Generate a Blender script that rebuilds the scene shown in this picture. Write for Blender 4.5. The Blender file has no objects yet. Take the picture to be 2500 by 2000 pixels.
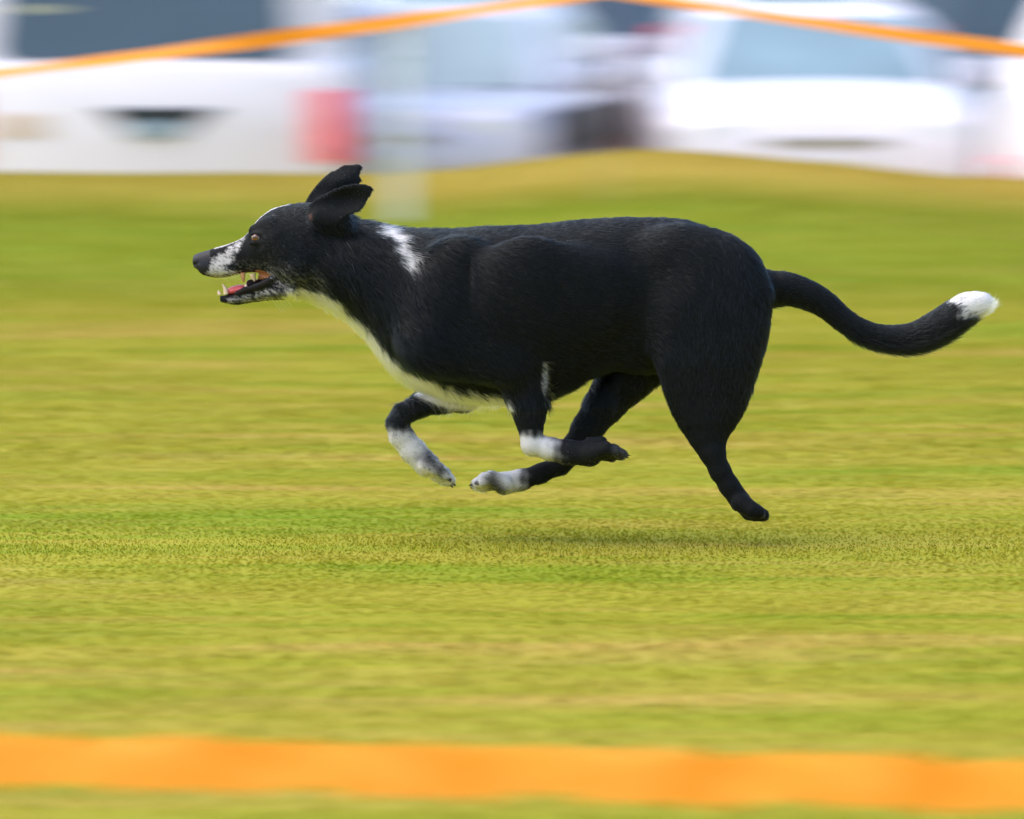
import bpy, bmesh, math, random
import numpy as np
from mathutils import Vector, Matrix

random.seed(4)
rng = np.random.default_rng(7)
C = bpy.context.scene.collection
SC = bpy.context.scene

# ------------------------------------------------------------------ camera
CAM_H = 1.07          # camera height above the turf, kneeling photographer
D0 = 10.0             # metres to the dog
F_PX = 13340.0        # focal length in pixels of a 2500 px wide frame (about 192 mm)
TILT = math.atan2(1000 + 104, F_PX)
cam_d = bpy.data.cameras.new('camera')
cam = bpy.data.objects.new('camera', cam_d); C.objects.link(cam)
cam.location = (0, -D0, CAM_H)
cam.rotation_euler = (math.radians(90) - TILT, 0, 0)
cam_d.sensor_width = 36; cam_d.lens = F_PX / 2500 * 36
cam_d.clip_start = 0.1; cam_d.clip_end = 2000
cam_d.dof.use_dof = True
cam_d.dof.focus_distance = D0 - 0.05
cam_d.dof.aperture_fstop = 6.3
cam_d.dof.aperture_ratio = 0.15
SC.camera = cam

# ------------------------------------------------------------------ sky and sun (bright overcast)
SUN_EL, SUN_AZ = 58.0, 268.0    # azimuth: clockwise from +Y
w = bpy.data.worlds.new('World'); SC.world = w; w.use_nodes = True
nt = w.node_tree; nt.nodes.clear()
wo = nt.nodes.new('ShaderNodeOutputWorld'); bg = nt.nodes.new('ShaderNodeBackground')
sk = nt.nodes.new('ShaderNodeTexSky'); sk.sky_type = 'NISHITA'; sk.sun_disc = False
sk.sun_elevation = math.radians(SUN_EL); sk.sun_rotation = math.radians(SUN_AZ)
sk.air_density = 1.0; sk.dust_density = 3.0; sk.ozone_density = 1.0
bg.inputs['Strength'].default_value = 0.15
nt.links.new(sk.outputs['Color'], bg.inputs['Color']); nt.links.new(bg.outputs[0], wo.inputs[0])
sun_d = bpy.data.lights.new('sun', 'SUN'); sun_d.energy = 0.9; sun_d.angle = math.radians(90)
sun_d.color = (1.0, 0.97, 0.93)
sun = bpy.data.objects.new('sun', sun_d); C.objects.link(sun)
a, e = math.radians(SUN_AZ), math.radians(SUN_EL)
sv = Vector((math.sin(a) * math.cos(e), math.cos(a) * math.cos(e), math.sin(e)))
sun.rotation_euler = (-sv).to_track_quat('-Z', 'Y').to_euler()
sun.location = (0, 0, 20)
vs = SC.view_settings
vs.view_transform = 'Standard'; vs.look = 'None'; vs.gamma = 1.0; vs.use_curve_mapping = False
vs.exposure = 1.3

# ------------------------------------------------------------------ helpers
def tag(o, label=None, cat=None, group=None, kind=None):
    if label: o['label'] = label
    if cat: o['category'] = cat
    if group: o['group'] = group
    if kind: o['kind'] = kind
    return o

def empty(name, loc=(0, 0, 0), rz=0.0):
    o = bpy.data.objects.new(name, None); C.objects.link(o)
    o.location = loc; o.rotation_euler = (0, 0, rz); o.empty_display_size = 0.1
    return o

def link_mesh(name, me, mat, parent=None):
    o = bpy.data.objects.new(name, me); C.objects.link(o)
    if mat is not None:
        me.materials.clear(); me.materials.append(mat)
    if parent is not None: o.parent = parent
    return o

def obj(name, bm, mat, parent=None, smooth=35):
    bmesh.ops.recalc_face_normals(bm, faces=bm.faces)
    lim = math.radians(smooth)
    for f in bm.faces: f.smooth = smooth > 0
    for ed in bm.edges:
        if len(ed.link_faces) == 2: ed.smooth = ed.calc_face_angle(0) < lim
    me = bpy.data.meshes.new(name); bm.to_mesh(me); bm.free()
    return link_mesh(name, me, mat, parent)

def material(name, col, rough=0.5, spec=0.5, metal=0.0, coat=0.0, bump=0.0, bscale=40.0, var=0.0, vscale=3.0, emit=None, trans=0.0, ior=1.45):
    m = bpy.data.materials.new(name); m.use_nodes = True
    t = m.node_tree; b = t.nodes['Principled BSDF']
    b.inputs['Base Color'].default_value = (*col, 1)
    b.inputs['Roughness'].default_value = rough
    b.inputs['Specular IOR Level'].default_value = spec
    b.inputs['Metallic'].default_value = metal
    b.inputs['Coat Weight'].default_value = coat
    b.inputs['Coat Roughness'].default_value = 0.06
    b.inputs['IOR'].default_value = ior
    b.inputs['Transmission Weight'].default_value = trans
    tc = t.nodes.new('ShaderNodeTexCoord')
    if var > 0:
        n = t.nodes.new('ShaderNodeTexNoise'); n.inputs['Scale'].default_value = vscale; n.inputs['Detail'].default_value = 5
        r = t.nodes.new('ShaderNodeMapRange'); r.inputs['From Min'].default_value = 0.3; r.inputs['From Max'].default_value = 0.7
        r.inputs['To Min'].default_value = 1 - var; r.inputs['To Max'].default_value = 1 + var
        mx = t.nodes.new('ShaderNodeVectorMath'); mx.operation = 'SCALE'; mx.inputs[0].default_value = col
        t.links.new(tc.outputs['Object'], n.inputs['Vector']); t.links.new(n.outputs['Fac'], r.inputs['Value'])
        t.links.new(r.outputs[0], mx.inputs['Scale']); t.links.new(mx.outputs[0], b.inputs['Base Color'])
    if bump > 0:
        n = t.nodes.new('ShaderNodeTexNoise'); n.inputs['Scale'].default_value = bscale; n.inputs['Detail'].default_value = 4
        bp = t.nodes.new('ShaderNodeBump'); bp.inputs['Strength'].default_value = bump; bp.inputs['Distance'].default_value = 0.01
        t.links.new(tc.outputs['Object'], n.inputs['Vector']); t.links.new(n.outputs['Fac'], bp.inputs['Height'])
        t.links.new(bp.outputs[0], b.inputs['Normal'])
    return m

def sm(a, b, x):
    t = np.clip((x - a) / (b - a), 0, 1); return t * t * (3 - 2 * t)

def sightline(u, v, y):
    """where the line of sight through photograph point (u, v) meets the upright plane Y = y"""
    cu, cv = (np.asarray(u, float) - 1250) / F_PX, -(np.asarray(v, float) - 1000) / F_PX
    fy, fz = math.cos(TILT), -math.sin(TILT)
    ry = fy + cv * math.sin(TILT); rz = fz + cv * math.cos(TILT)
    k = (y + D0) / ry
    return cu * k, rz * k + CAM_H

# ------------------------------------------------------------------ the turf: flat field, a low bank, then the parking field lower down
CREST = np.array([(-9, .10), (-2.3, .105), (-1.2, .10), (-.6, .085), (-.27, .105), (.16, .165), (.58, .205), (.9, .195), (1.5, .14), (1.95, .085), (2.3, .065), (9, .07)])
def ground_z(x, y):
    D = np.asarray(y) + D0
    x = np.asarray(x)
    crest = np.interp(x, CREST[:, 0], CREST[:, 1])
    up = sm(17.0, 24.5, D) * crest
    down = sm(24.6, 25.8, D)
    z = up * (1 - down) - 0.55 * down
    z = z + 0.012 * np.sin(x * 2.1 + D * 0.6) * np.sin(D * 1.3) * sm(11.5, 14, D) * (1 - down)
    return z

def turf_colour(t, out_socket):
    """yellow green turf with dry patches, mixed from world position"""
    N = t.nodes
    geo = N.new('ShaderNodeNewGeometry')
    def noise(scale, detail, sx=1.0, off=0.0):
        mp = N.new('ShaderNodeMapping'); mp.inputs['Scale'].default_value = (sx, 1, 1); mp.inputs['Location'].default_value = (off, off, 0)
        n = N.new('ShaderNodeTexNoise'); n.inputs['Scale'].default_value = scale; n.inputs['Detail'].default_value = detail
        n.inputs['Roughness'].default_value = 0.6
        t.links.new(geo.outputs['Position'], mp.inputs['Vector']); t.links.new(mp.outputs[0], n.inputs['Vector'])
        return n.outputs['Fac']
    def ramp(src, stops):
        r = N.new('ShaderNodeValToRGB'); cr = r.color_ramp
        while len(cr.elements) > 1: cr.elements.remove(cr.elements[0])
        cr.elements[0].position = stops[0][0]; cr.elements[0].color = (*stops[0][1], 1)
        for p, c in stops[1:]:
            el = cr.elements.new(p); el.color = (*c, 1)
        t.links.new(src, r.inputs['Fac']); return r.outputs['Color']
    def mix(f, a_, b_, ff=None):
        m = N.new('ShaderNodeMix'); m.data_type = 'RGBA'
        if ff is not None: m.inputs['Factor'].default_value = ff
        else: t.links.new(f, m.inputs['Factor'])
        for s, v_ in ((m.inputs[6], a_), (m.inputs[7], b_)):
            if isinstance(v_, tuple): s.default_value = (*v_, 1)
            else: t.links.new(v_, s)
        return m.outputs[2]
    base = ramp(noise(2.1, 4, 0.17, 1.3), [(0.36, GREEN), (0.47, OLIVE), (0.54, OLIVE), (0.63, STRAW)])
    fine = ramp(noise(10.0, 3, 0.09, 3.0), [(0.30, GREEN), (0.5, OLIVE), (0.70, STRAW)])
    c1 = mix(None, base, fine, 0.42)
    # the dry bank in front of the parked cars and the lusher strip before it
    sep = N.new('ShaderNodeSeparateXYZ'); t.links.new(geo.outputs['Position'], sep.inputs[0])
    def mr(a_, b_):
        r = N.new('ShaderNodeMapRange'); r.interpolation_type = 'SMOOTHSTEP'
        r.inputs['From Min'].default_value = a_; r.inputs['From Max'].default_value = b_
        t.links.new(sep.outputs['Y'], r.inputs['Value']); return r.outputs[0]
    def mul(a_, b_):
        m = N.new('ShaderNodeMath'); m.operation = 'MULTIPLY'
        for s, v_ in ((m.inputs[0], a_), (m.inputs[1], b_)):
            if isinstance(v_, float): s.default_value = v_
            else: t.links.new(v_, s)
        return m.outputs[0]
    lush = mul(mr(6.0, 8.5), 0.62)
    c2 = mix(lush, c1, LUSH)
    xr = N.new('ShaderNodeMapRange'); xr.inputs['From Min'].default_value = -2.2; xr.inputs['From Max'].default_value = 0.6
    xr.inputs['To Min'].default_value = 0.62; xr.inputs['To Max'].default_value = 0.95
    t.links.new(sep.outputs['X'], xr.inputs['Value'])
    dry = mul(mr(11.0, 13.2), xr.outputs[0])
    c3 = mix(dry, c2, DRY)
    t.links.new(c3, out_socket)

GREEN = (0.172, 0.268, 0.009); OLIVE = (0.335, 0.318, 0.027); STRAW = (0.470, 0.335, 0.075)
LUSH = (0.190, 0.260, 0.012); DRY = (0.500, 0.370, 0.070)

m_soil = bpy.data.materials.new('turf_soil'); m_soil.use_nodes = True
b = m_soil.node_tree.nodes['Principled BSDF']; b.inputs['Roughness'].default_value = 0.95; b.inputs['Specular IOR Level'].default_value = 0.1
dk = m_soil.node_tree.nodes.new('ShaderNodeVectorMath'); dk.operation = 'SCALE'; dk.inputs['Scale'].default_value = 0.84
turf_colour(m_soil.node_tree, dk.inputs[0]); m_soil.node_tree.links.new(dk.outputs[0], b.inputs['Base Color'])
m_blade = bpy.data.materials.new('turf_blade'); m_blade.use_nodes = True
t = m_blade.node_tree; t.nodes.clear()
out = t.nodes.new('ShaderNodeOutputMaterial'); d1 = t.nodes.new('ShaderNodeBsdfDiffuse'); d2 = t.nodes.new('ShaderNodeBsdfTranslucent')
mxs = t.nodes.new('ShaderNodeMixShader'); mxs.inputs[0].default_value = 0.40
gn = t.nodes.new('ShaderNodeNewGeometry'); vm = t.nodes.new('ShaderNodeMix'); vm.data_type = 'VECTOR'; vm.inputs['Factor'].default_value = 0.8
vm.inputs[5].default_value = (0, 0, 1); t.links.new(gn.outputs['Normal'], vm.inputs[4]); t.links.new(vm.outputs[1], d1.inputs['Normal'])
att = t.nodes.new('ShaderNodeAttribute'); att.attribute_name = 'shade'
hsv = t.nodes.new('ShaderNodeVectorMath'); hsv.operation = 'MULTIPLY'
t.links.new(att.outputs['Color'], hsv.inputs[1]); turf_colour(t, hsv.inputs[0])
t.links.new(hsv.outputs[0], d1.inputs['Color']); t.links.new(hsv.outputs[0], d2.inputs['Color'])
t.links.new(d1.outputs[0], mxs.inputs[1]); t.links.new(d2.outputs[0], mxs.inputs[2]); t.links.new(mxs.outputs[0], out.inputs['Surface'])

def grid_mesh(name, xs, ys, zf):
    X, Y = np.meshgrid(xs, ys, indexing='ij'); Z = zf(X, Y)
    v = np.stack([X, Y, Z], -1).reshape(-1, 3); nx, ny = len(xs), len(ys)
    i, j = np.meshgrid(np.arange(nx - 1), np.arange(ny - 1), indexing='ij')
    q = np.stack([i * ny + j, (i + 1) * ny + j, (i + 1) * ny + j + 1, i * ny + j + 1], -1).reshape(-1, 4)
    me = bpy.data.meshes.new(name); me.from_pydata(v.tolist(), [], q.tolist())
    me.polygons.foreach_set('use_smooth', [True] * len(me.polygons)); return me
xs = np.concatenate([[-900, -300, -100, -40, -15], np.arange(-6, 6.01, 0.12), [15, 40, 100, 300, 900]])
ys = np.concatenate([[-200, -40, -15, -8], np.arange(-5, 18.01, 0.15), [20, 24, 30, 45, 80, 150, 400, 1200]])
ground = link_mesh('ground', grid_mesh('ground', xs, ys, ground_z), m_soil); tag(ground, kind='structure')

def make_grass():
    # turf blades, densest where the lens is focused
    pts = []
    for (d0_, d1_, dens, hh) in ((6.2, 8.6, 8000, 0.7), (8.6, 11.6, 20000, 0.42), (11.6, 16, 6000, .6), (16, 21, 3600, .8), (21, 25.3, 2600, 1.1)):
        half = 0.094 * d1_ + 0.95
        n = int((d1_ - d0_) * 2 * half * dens)
        D = rng.uniform(d0_, d1_, n); x = rng.uniform(-1, 1, n) * (0.094 * D + 0.95)
        pts.append(np.stack([x, D - D0, np.full(n, hh)], 1))
    p = np.concatenate(pts); n = len(p)
    x, y = p[:, 0], p[:, 1]
    lump = 0.88 + 0.24 * (0.5 + 0.5 * np.sin(x * 7.3 + 2 * np.sin(y * 5.1)) * np.sin(y * 8.7 + 1.7 * np.sin(x * 3.3)))
    hgt = p[:, 2] * lump * rng.uniform(0.010, 0.020, n)
    wd = rng.uniform(0.0016, 0.0034, n) * np.where(y < 1.6, .62, 1)
    az = rng.uniform(0, 2 * np.pi, n); lean = rng.uniform(0.15, 1.1, n); fa = az + rng.normal(0, .5, n) + np.pi / 2
    base = np.stack([x, y, ground_z(x, y) - 0.003], 1)
    side = np.stack([np.cos(fa), np.sin(fa), np.zeros(n)], 1) * wd[:, None]
    ln = np.stack([np.cos(az), np.sin(az), np.zeros(n)], 1) * (lean * hgt)[:, None]
    up = np.stack([np.zeros(n), np.zeros(n), hgt], 1)
    mid = base + 0.32 * ln + 0.6 * up
    V = np.stack([base - side, base + side, mid + side * .8, mid - side * .8, base + ln + up], 1).reshape(-1, 3)
    k = np.arange(n)[:, None] * 5
    loops = np.concatenate([k + 0, k + 1, k + 2, k + 3, k + 3, k + 2, k + 4], 1).reshape(-1)
    tot = np.tile([4, 3], n); start = np.concatenate([[0], np.cumsum(tot)[:-1]])
    me = bpy.data.meshes.new('grass')
    me.vertices.add(len(V)); me.vertices.foreach_set('co', V.astype(np.float32).ravel())
    me.loops.add(len(loops)); me.loops.foreach_set('vertex_index', loops.astype(np.int32))
    me.polygons.add(len(tot)); me.polygons.foreach_set('loop_start', start.astype(np.int32))
    me.update(calc_edges=True)
    s = np.exp(rng.normal(0, .07, n)); tint = rng.normal(0, .07, n)
    col = np.stack([s * (1 + tint), s, s * (1 - .5 * tint), np.ones(n)], 1)
    at = me.attributes.new('shade', 'FLOAT_COLOR', 'POINT'); at.data.foreach_set('color', np.repeat(col, 5, 0).astype(np.float32).ravel())
    o = link_mesh('grass', me, m_blade); tag(o, kind='stuff')
    return o
make_grass()

# ------------------------------------------------------------------ mesh building blocks for vehicles
def loft(bm, rings, caps=True):
    vr = [[bm.verts.new(p) for p in r] for r in rings]
    n = len(rings[0])
    for a_, b_ in zip(vr[:-1], vr[1:]):
        for i in range(n): bm.faces.new((a_[i], a_[(i + 1) % n], b_[(i + 1) % n], b_[i]))
    if caps: bm.faces.new(vr[0][::-1]); bm.faces.new(vr[-1])
    return bm

def rounded_poly(x0, x1, y0, y1, r, n=5):
    pts = []
    for cx, cy, a0 in ((x1 - r, y1 - r, 0), (x0 + r, y1 - r, 90), (x0 + r, y0 + r, 180), (x1 - r, y0 + r, 270)):
        for k in range(n):
            t_ = math.radians(a0 + 90 * k / (n - 1)); pts.append((cx + r * math.cos(t_), cy + r * math.sin(t_)))
    return pts

def patch_panel(corners, s0, s1, t0, t1, r=0.06, proud=0.006, thick=0.02):
    """rounded panel lying on the four-cornered patch (bottom-left, bottom-right, top-right, top-left seen from outside)"""
    p00, p10, p11, p01 = [Vector(c) for c in corners]
    wlen = ((p10 - p00).length + (p11 - p01).length) / 2; hlen = ((p01 - p00).length + (p11 - p10).length) / 2
    def at(s, t_): return (p00 * (1 - s) + p10 * s) * (1 - t_) + (p01 * (1 - s) + p11 * s) * t_
    n = (p10 - p00).cross(p01 - p00).normalized()
    poly = rounded_poly(s0 * wlen, s1 * wlen, t0 * hlen, t1 * hlen, r)
    bm = bmesh.new()
    front = [bm.verts.new(at(a_ / wlen, b_ / hlen) + n * proud) for a_, b_ in poly]
    cx = sum(a_ for a_, b_ in poly) / len(poly); cy = sum(b_ for a_, b_ in poly) / len(poly)
    back = [bm.verts.new(at(a_ / wlen, b_ / hlen) + n * (proud - thick)) for a_, b_ in poly]
    c = bm.verts.new(at(cx / wlen, cy / hlen) + n * (proud + 0.004))
    k = len(poly)
    for i in range(k):
        bm.faces.new((front[i], front[(i + 1) % k], c)); bm.faces.new((front[(i + 1) % k], front[i], back[i], back[(i + 1) % k]))
    bm.faces.new(back[::-1])
    return bm

def box(bm, cx, cy, cz, sx, sy, sz, rot=None, bev=0.0):
    r = bmesh.ops.create_cube(bm, size=1.0)
    vv = r['verts']
    bmesh.ops.scale(bm, vec=(sx, sy, sz), verts=vv)
    if bev > 0:
        es = list({e_ for v_ in vv for e_ in v_.link_edges})
        rr = bmesh.ops.bevel(bm, geom=es, offset=bev, segments=2, affect='EDGES', profile=0.6)
        vv = list({v_ for v_ in rr['verts']} | {v_ for v_ in vv if v_.is_valid})
    M = Matrix.Translation((cx, cy, cz)) @ (rot or Matrix.Identity(4))
    bmesh.ops.transform(bm, matrix=M, verts=vv)

def lathe_x(bm, prof, cx, cy, cz, seg=28):
    """profile (offset along x, radius) turned about the x axis"""
    rings = []
    for k in range(seg):
        a_ = 2 * math.pi * k / seg
        rings.append([bm.verts.new((cx + px_, cy + pr * math.cos(a_), cz + pr * math.sin(a_))) for px_, pr in prof])
    for k in range(seg):
        A, B = rings[k], rings[(k + 1) % seg]
        for i in range(len(prof) - 1): bm.faces.new((A[i], A[i + 1], B[i + 1], B[i]))

M_ = {}
M_['white'] = material('white_car_paint', (0.77, 0.735, 0.79), 0.30, 0.5, 0, 0.6, var=0.03, vscale=2)
M_['offwhite'] = material('off_white_car_paint', (0.71, 0.68, 0.75), 0.30, 0.5, 0, 0.6, var=0.03, vscale=2)
M_['silver'] = material('silver_car_paint', (0.58, 0.57, 0.66), 0.32, 0.5, 0.25, 0.6, var=0.04, vscale=2)
M_['slate'] = material('slate_car_paint', (0.10, 0.14, 0.17), 0.3, 0.5, 0.2, 0.7, var=0.05, vscale=2)
M_['maroon'] = material('maroon_car_paint', (0.10, 0.022, 0.035), 0.3, 0.5, 0.1, 0.7, var=0.05, vscale=2)
M_['glass_dark'] = material('tinted_window_glass', (0.055, 0.085, 0.115), 0.06, 0.6, ior=1.55, var=0.15, vscale=1.5)
M_['glass_pale'] = material('sky_pale_window_glass', (0.165, 0.25, 0.29), 0.12, 0.6, ior=1.55, var=0.18, vscale=1.8)  # pale base colour paints the reflected sky into the glass
M_['black'] = material('black_plastic_trim', (0.022, 0.030, 0.036), 0.5, bump=0.2, bscale=60)
M_['rubber'] = material('tyre_rubber', (0.02, 0.022, 0.024), 0.8, bump=0.3, bscale=80)
M_['alloy'] = material('wheel_alloy', (0.5, 0.5, 0.52), 0.3, metal=0.8, var=0.1, vscale=8)
M_['lamp_red'] = material('red_lamp_lens', (0.88, 0.045, 0.06), 0.18, coat=0.5, var=0.1, vscale=12)
M_['lamp_clear'] = material('clear_lamp_lens', (0.74, 0.76, 0.80), 0.1, coat=0.8, var=0.1, vscale=14)
M_['lamp_amber'] = material('amber_lamp_lens', (0.75, 0.30, 0.06), 0.2, coat=0.5, var=0.1, vscale=14)
M_['plate'] = material('number_plate', (0.62, 0.60, 0.50), 0.35, var=0.06, vscale=20)
M_['plate_blue'] = material('blue_grey_plate', (0.30, 0.40, 0.48), 0.35, var=0.06, vscale=20)
M_['beige'] = material('beige_sticker', (0.68, 0.55, 0.46), 0.5, var=0.1, vscale=9)
M_['seat'] = material('seat_fabric', (0.45, 0.45, 0.30), 0.9, bump=0.2)

def vehicle(name, label, cat, group, loc, rz, paint, glass, L, W, H, belt, hood_z, nose_z, yb0, yt0, yt1, yb1, wt, tail_z=None, front_detail=True, rear_detail=True, wheel_r=0.31, rear_window=(0.10, 0.90, 0.10, 0.92), lamp='low', dark_strip=False):
    """front at local -Y, ground at local 0; parts: body, windows, doors, lamps, wheels, mirrors, grille, plates"""
    root = empty(name, loc, rz); tag(root, label, cat, group)
    P = M_[paint]; G = M_[glass]; hw = W / 2; h = L / 2
    tail_z = tail_z or belt
    # lower body
    st = [(-h, 0.34, nose_z - 0.14, .80), (-h + .05, 0.24, nose_z - .04, .90), (-h + .16, 0.20, nose_z, .965), (-h + .5, .19, nose_z + (hood_z - nose_z) * .55, 1.0), (yb0 - .05, .19, hood_z, 1.0),
          (yb0 + .25, .19, belt, 1.0), (0, .19, belt, 1.0), (yb1 - .2, .20, belt, 1.0), (h - .16, .22, tail_z, .985), (h - .04, .26, tail_z - .02, .95), (h, .36, tail_z - .08, .89)]
    rings = []
    for y, zb, zt, k in st:
        x = hw * k; d = zt - zb
        half = [(0.0, zb), (x * .86, zb), (x * .955, zb + .07), (x * .985, zb + .28 * d), (x, zb + .55 * d), (x * .985, zb + .82 * d), (x * .955, zt - .035), (x * .90, zt - .006), (x * .5, zt + .016), (0.0, zt + .024)]
        rings.append([(a_, y, b_) for a_, b_ in half] + [(-a_, y, b_) for a_, b_ in half[-2:0:-1]])
    bm = bmesh.new(); loft(bm, rings)
    # cabin
    wb = hw * 0.93
    def ring(z, f0, f1, w_):
        return [(-w_ * .8, f0, z), (w_ * .8, f0, z), (w_ * .97, f0 + .07, z), (w_, f0 + .22, z), (w_, f1 - .2, z), (w_ * .97, f1 - .06, z), (w_ * .82, f1, z), (-w_ * .82, f1, z), (-w_ * .97, f1 - .06, z), (-w_, f1 - .2, z), (-w_, f0 + .22, z), (-w_ * .97, f0 + .07, z)]
    z0, z1 = belt - .04, H
    cab = [ring(z0, yb0, yb1, wb), ring(z0 + (z1 - .07 - z0) * .5, (yb0 + yt0) / 2 - .02, (yb1 + yt1) / 2 + .01, (wb + wt) / 2 + .012), ring(z1 - .07, yt0, yt1, wt), ring(z1 - .02, yt0 + .10, yt1 - .08, wt * .93), ring(z1, yt0 + .3, yt1 - .25, wt * .72)]
    loft(bm, cab)
    obj('body', bm, P, root, 40)
    zt = z1 - .07
    # windscreen, rear window, side windows
    ws = [(-wb * .8, yb0, z0), (wb * .8, yb0, z0), (wt * .8, yt0, zt), (-wt * .8, yt0, zt)]
    wsm = [((a_[0]), a_[1], a_[2]) for a_ in ws]
    o = obj('windscreen', patch_panel(wsm, -.04, 1.04, .10, .95, .07, .026, .03), G, root, 30)
    rw = [(wb * .82, yb1, z0), (-wb * .82, yb1, z0), (-wt * .82, yt1, zt), (wt * .82, yt1, zt)]
    obj('rear_window', patch_panel(rw, *rear_window, .08, .018, .03), G, root, 30)
    for s in (1, -1):
        A = [(s * wb, yb0 + .22, z0), (s * wb, yb1 - .2, z0), (s * wt, yt1 - .2, zt), (s * wt, yt0 + .22, zt)]
        if s < 0: A = [A[1], A[0], A[3], A[2]]
        spans = ((.06, .36), (.40, .66), (.70, .95))
        for q0, q1 in spans:
            if s < 0: q0, q1 = 1 - q1, 1 - q0
            obj('side_window', patch_panel(A, q0, q1, .12, .92, .05, .022, .03), G, root, 30)
        # doors with handles
        Dp = [(s * hw * .992, yb0 + .15, .30), (s * hw * .992, yb1 - .35, .30), (s * hw * .992, yb1 - .35, belt - .06), (s * hw * .992, yb0 + .15, belt - .06)]
        if s < 0: Dp = [Dp[1], Dp[0], Dp[3], Dp[2]]
        for q0, q1 in ((.02, .49), (.51, .98)):
            dr = obj('door', patch_panel(Dp, q0, q1, .02, .98, .07, .012, .03), P, root, 30)
            bmh = bmesh.new(); c_ = (q0 + q1) / 2
            yy = (yb0 + .15) + ((yb1 - .35) - (yb0 + .15)) * (c_ if s > 0 else 1 - c_) + .22
            box(bmh, s * (hw + .012), yy, belt - .16, .03, .17, .028, bev=.008)
            obj('handle', bmh, P, dr)
        # mirrors
        bmm = bmesh.new(); box(bmm, s * (hw + .09), yb0 + .30, belt + .06, .20, .12, .15, bev=.04)
        mo = obj('mirror', bmm, P, root, 50)
        bmm = bmesh.new(); box(bmm, s * (hw - .02), yb0 + .30, belt + .02, .1, .06, .05, bev=.012); obj('mirror_arm', bmm, M_['black'], mo)
        # wheels
        for yw in (-h + .80, h - .80):
            bma = bmesh.new(); lathe_x(bma, [(0, wheel_r + .07), (s * .012, wheel_r + .07), (s * .012, wheel_r * .5), (0, wheel_r * .5)], s * (hw - .015), yw, wheel_r, 32)
            obj('wheel_arch', bma, M_['black'], root)
            bmw = bmesh.new()
            lathe_x(bmw, [(-s * .2, wheel_r * .62), (-s * .2, wheel_r * .95), (-s * .16, wheel_r), (-s * .02, wheel_r), (s * .02, wheel_r * .95), (s * .02, wheel_r * .66), (-s * .03, wheel_r * .62)], s * (hw + .002), yw, wheel_r)
            wh = obj('wheel', bmw, M_['rubber'], root)
            bmr = bmesh.new()
            lathe_x(bmr, [(-s * .04, .001), (-s * .03, wheel_r * .2), (-s * .05, wheel_r * .22), (-s * .06, wheel_r * .55), (-s * .01, wheel_r * .62), (s * .012, wheel_r * .66)], s * (hw + .002), yw, wheel_r)
            for k in range(6):
                an = k * math.pi / 3
                box(bmr, s * (hw - .018), yw + math.cos(an) * wheel_r * .37, wheel_r + math.sin(an) * wheel_r * .37, .04, wheel_r * .5, .05, Matrix.Rotation(an, 4, 'X'), .006)
            obj('rim', bmr, M_['alloy'], wh)
    if dark_strip:
        for s in (1, -1):
            bmc = bmesh.new(); box(bmc, s * (hw + .004), .05, .70, .05, L - .75, .24, bev=.018); obj('side_dark_strip', bmc, M_['black'], root, 50)  # black strip added to stand in for a dark wheel arch and gap
    # front
    zf0, zf1 = .26, nose_z - .04
    Fp = [(-hw * .9, -h + .03, zf0), (hw * .9, -h + .03, zf0), (hw * .86, -h + .05, zf1), (-hw * .86, -h + .05, zf1)]
    if front_detail:
        for s0_, s1_ in ((.015, .20), (.80, .985)):
            obj('headlight', patch_panel(Fp, s0_, s1_, .70, .97, .05, .035, .06), M_['lamp_clear'], root, 30)
        gr = obj('grille', patch_panel(Fp, .28, .72, .72, .84, .03, .030, .05), M_['black'], root, 30)
        for k in range(3):
            bmg = bmesh.new(); box(bmg, 0, -h + .0, zf0 + (.745 + .035 * k) * (zf1 - zf0), hw * .74, .02, .012); obj('grille_bar', bmg, M_['alloy'], gr)
        obj('bumper_grille', patch_panel(Fp, .16, .84, .08, .30, .04, .040, .05), M_['black'], root, 30)
        obj('number_plate', patch_panel(Fp, .36, .64, .40, .60, .01, .055, .05), M_['plate'], root, 30)
    zr0, zr1 = .30, tail_z - .08
    Rp = [(hw * .90, h - .01, zr0), (-hw * .90, h - .01, zr0), (-hw * .90, h - .01, zr1), (hw * .90, h - .01, zr1)]
    if rear_detail:
        for s in (1, -1):
            z_lo, z_hi = {'low': (zr1 - .42, zr1 - .06), 'bumper': (.50, .64), 'high': (belt + .05, H - .3)}[lamp]
            bml = bmesh.new(); box(bml, s * hw * .885, h - .045, (z_lo + z_hi) / 2, .17, .15, z_hi - z_lo, bev=.03)
            tl = obj('tail_light', bml, M_['lamp_red'], root, 50)
            bml = bmesh.new(); box(bml, s * hw * .885, h + .026, z_lo + .09, .12, .02, .08, bev=.006)
            obj('reversing_lens', bml, M_['lamp_red'] if lamp == 'low' else M_['lamp_clear'], tl)
        bmb = bmesh.new(); box(bmb, 0, h - .03, .42, W * .93, .16, .20, bev=.05); obj('rear_bumper', bmb, P, root, 50)
    return root

GRP = 'vehicles parked beyond the grass bank'
LOT = -0.55
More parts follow.
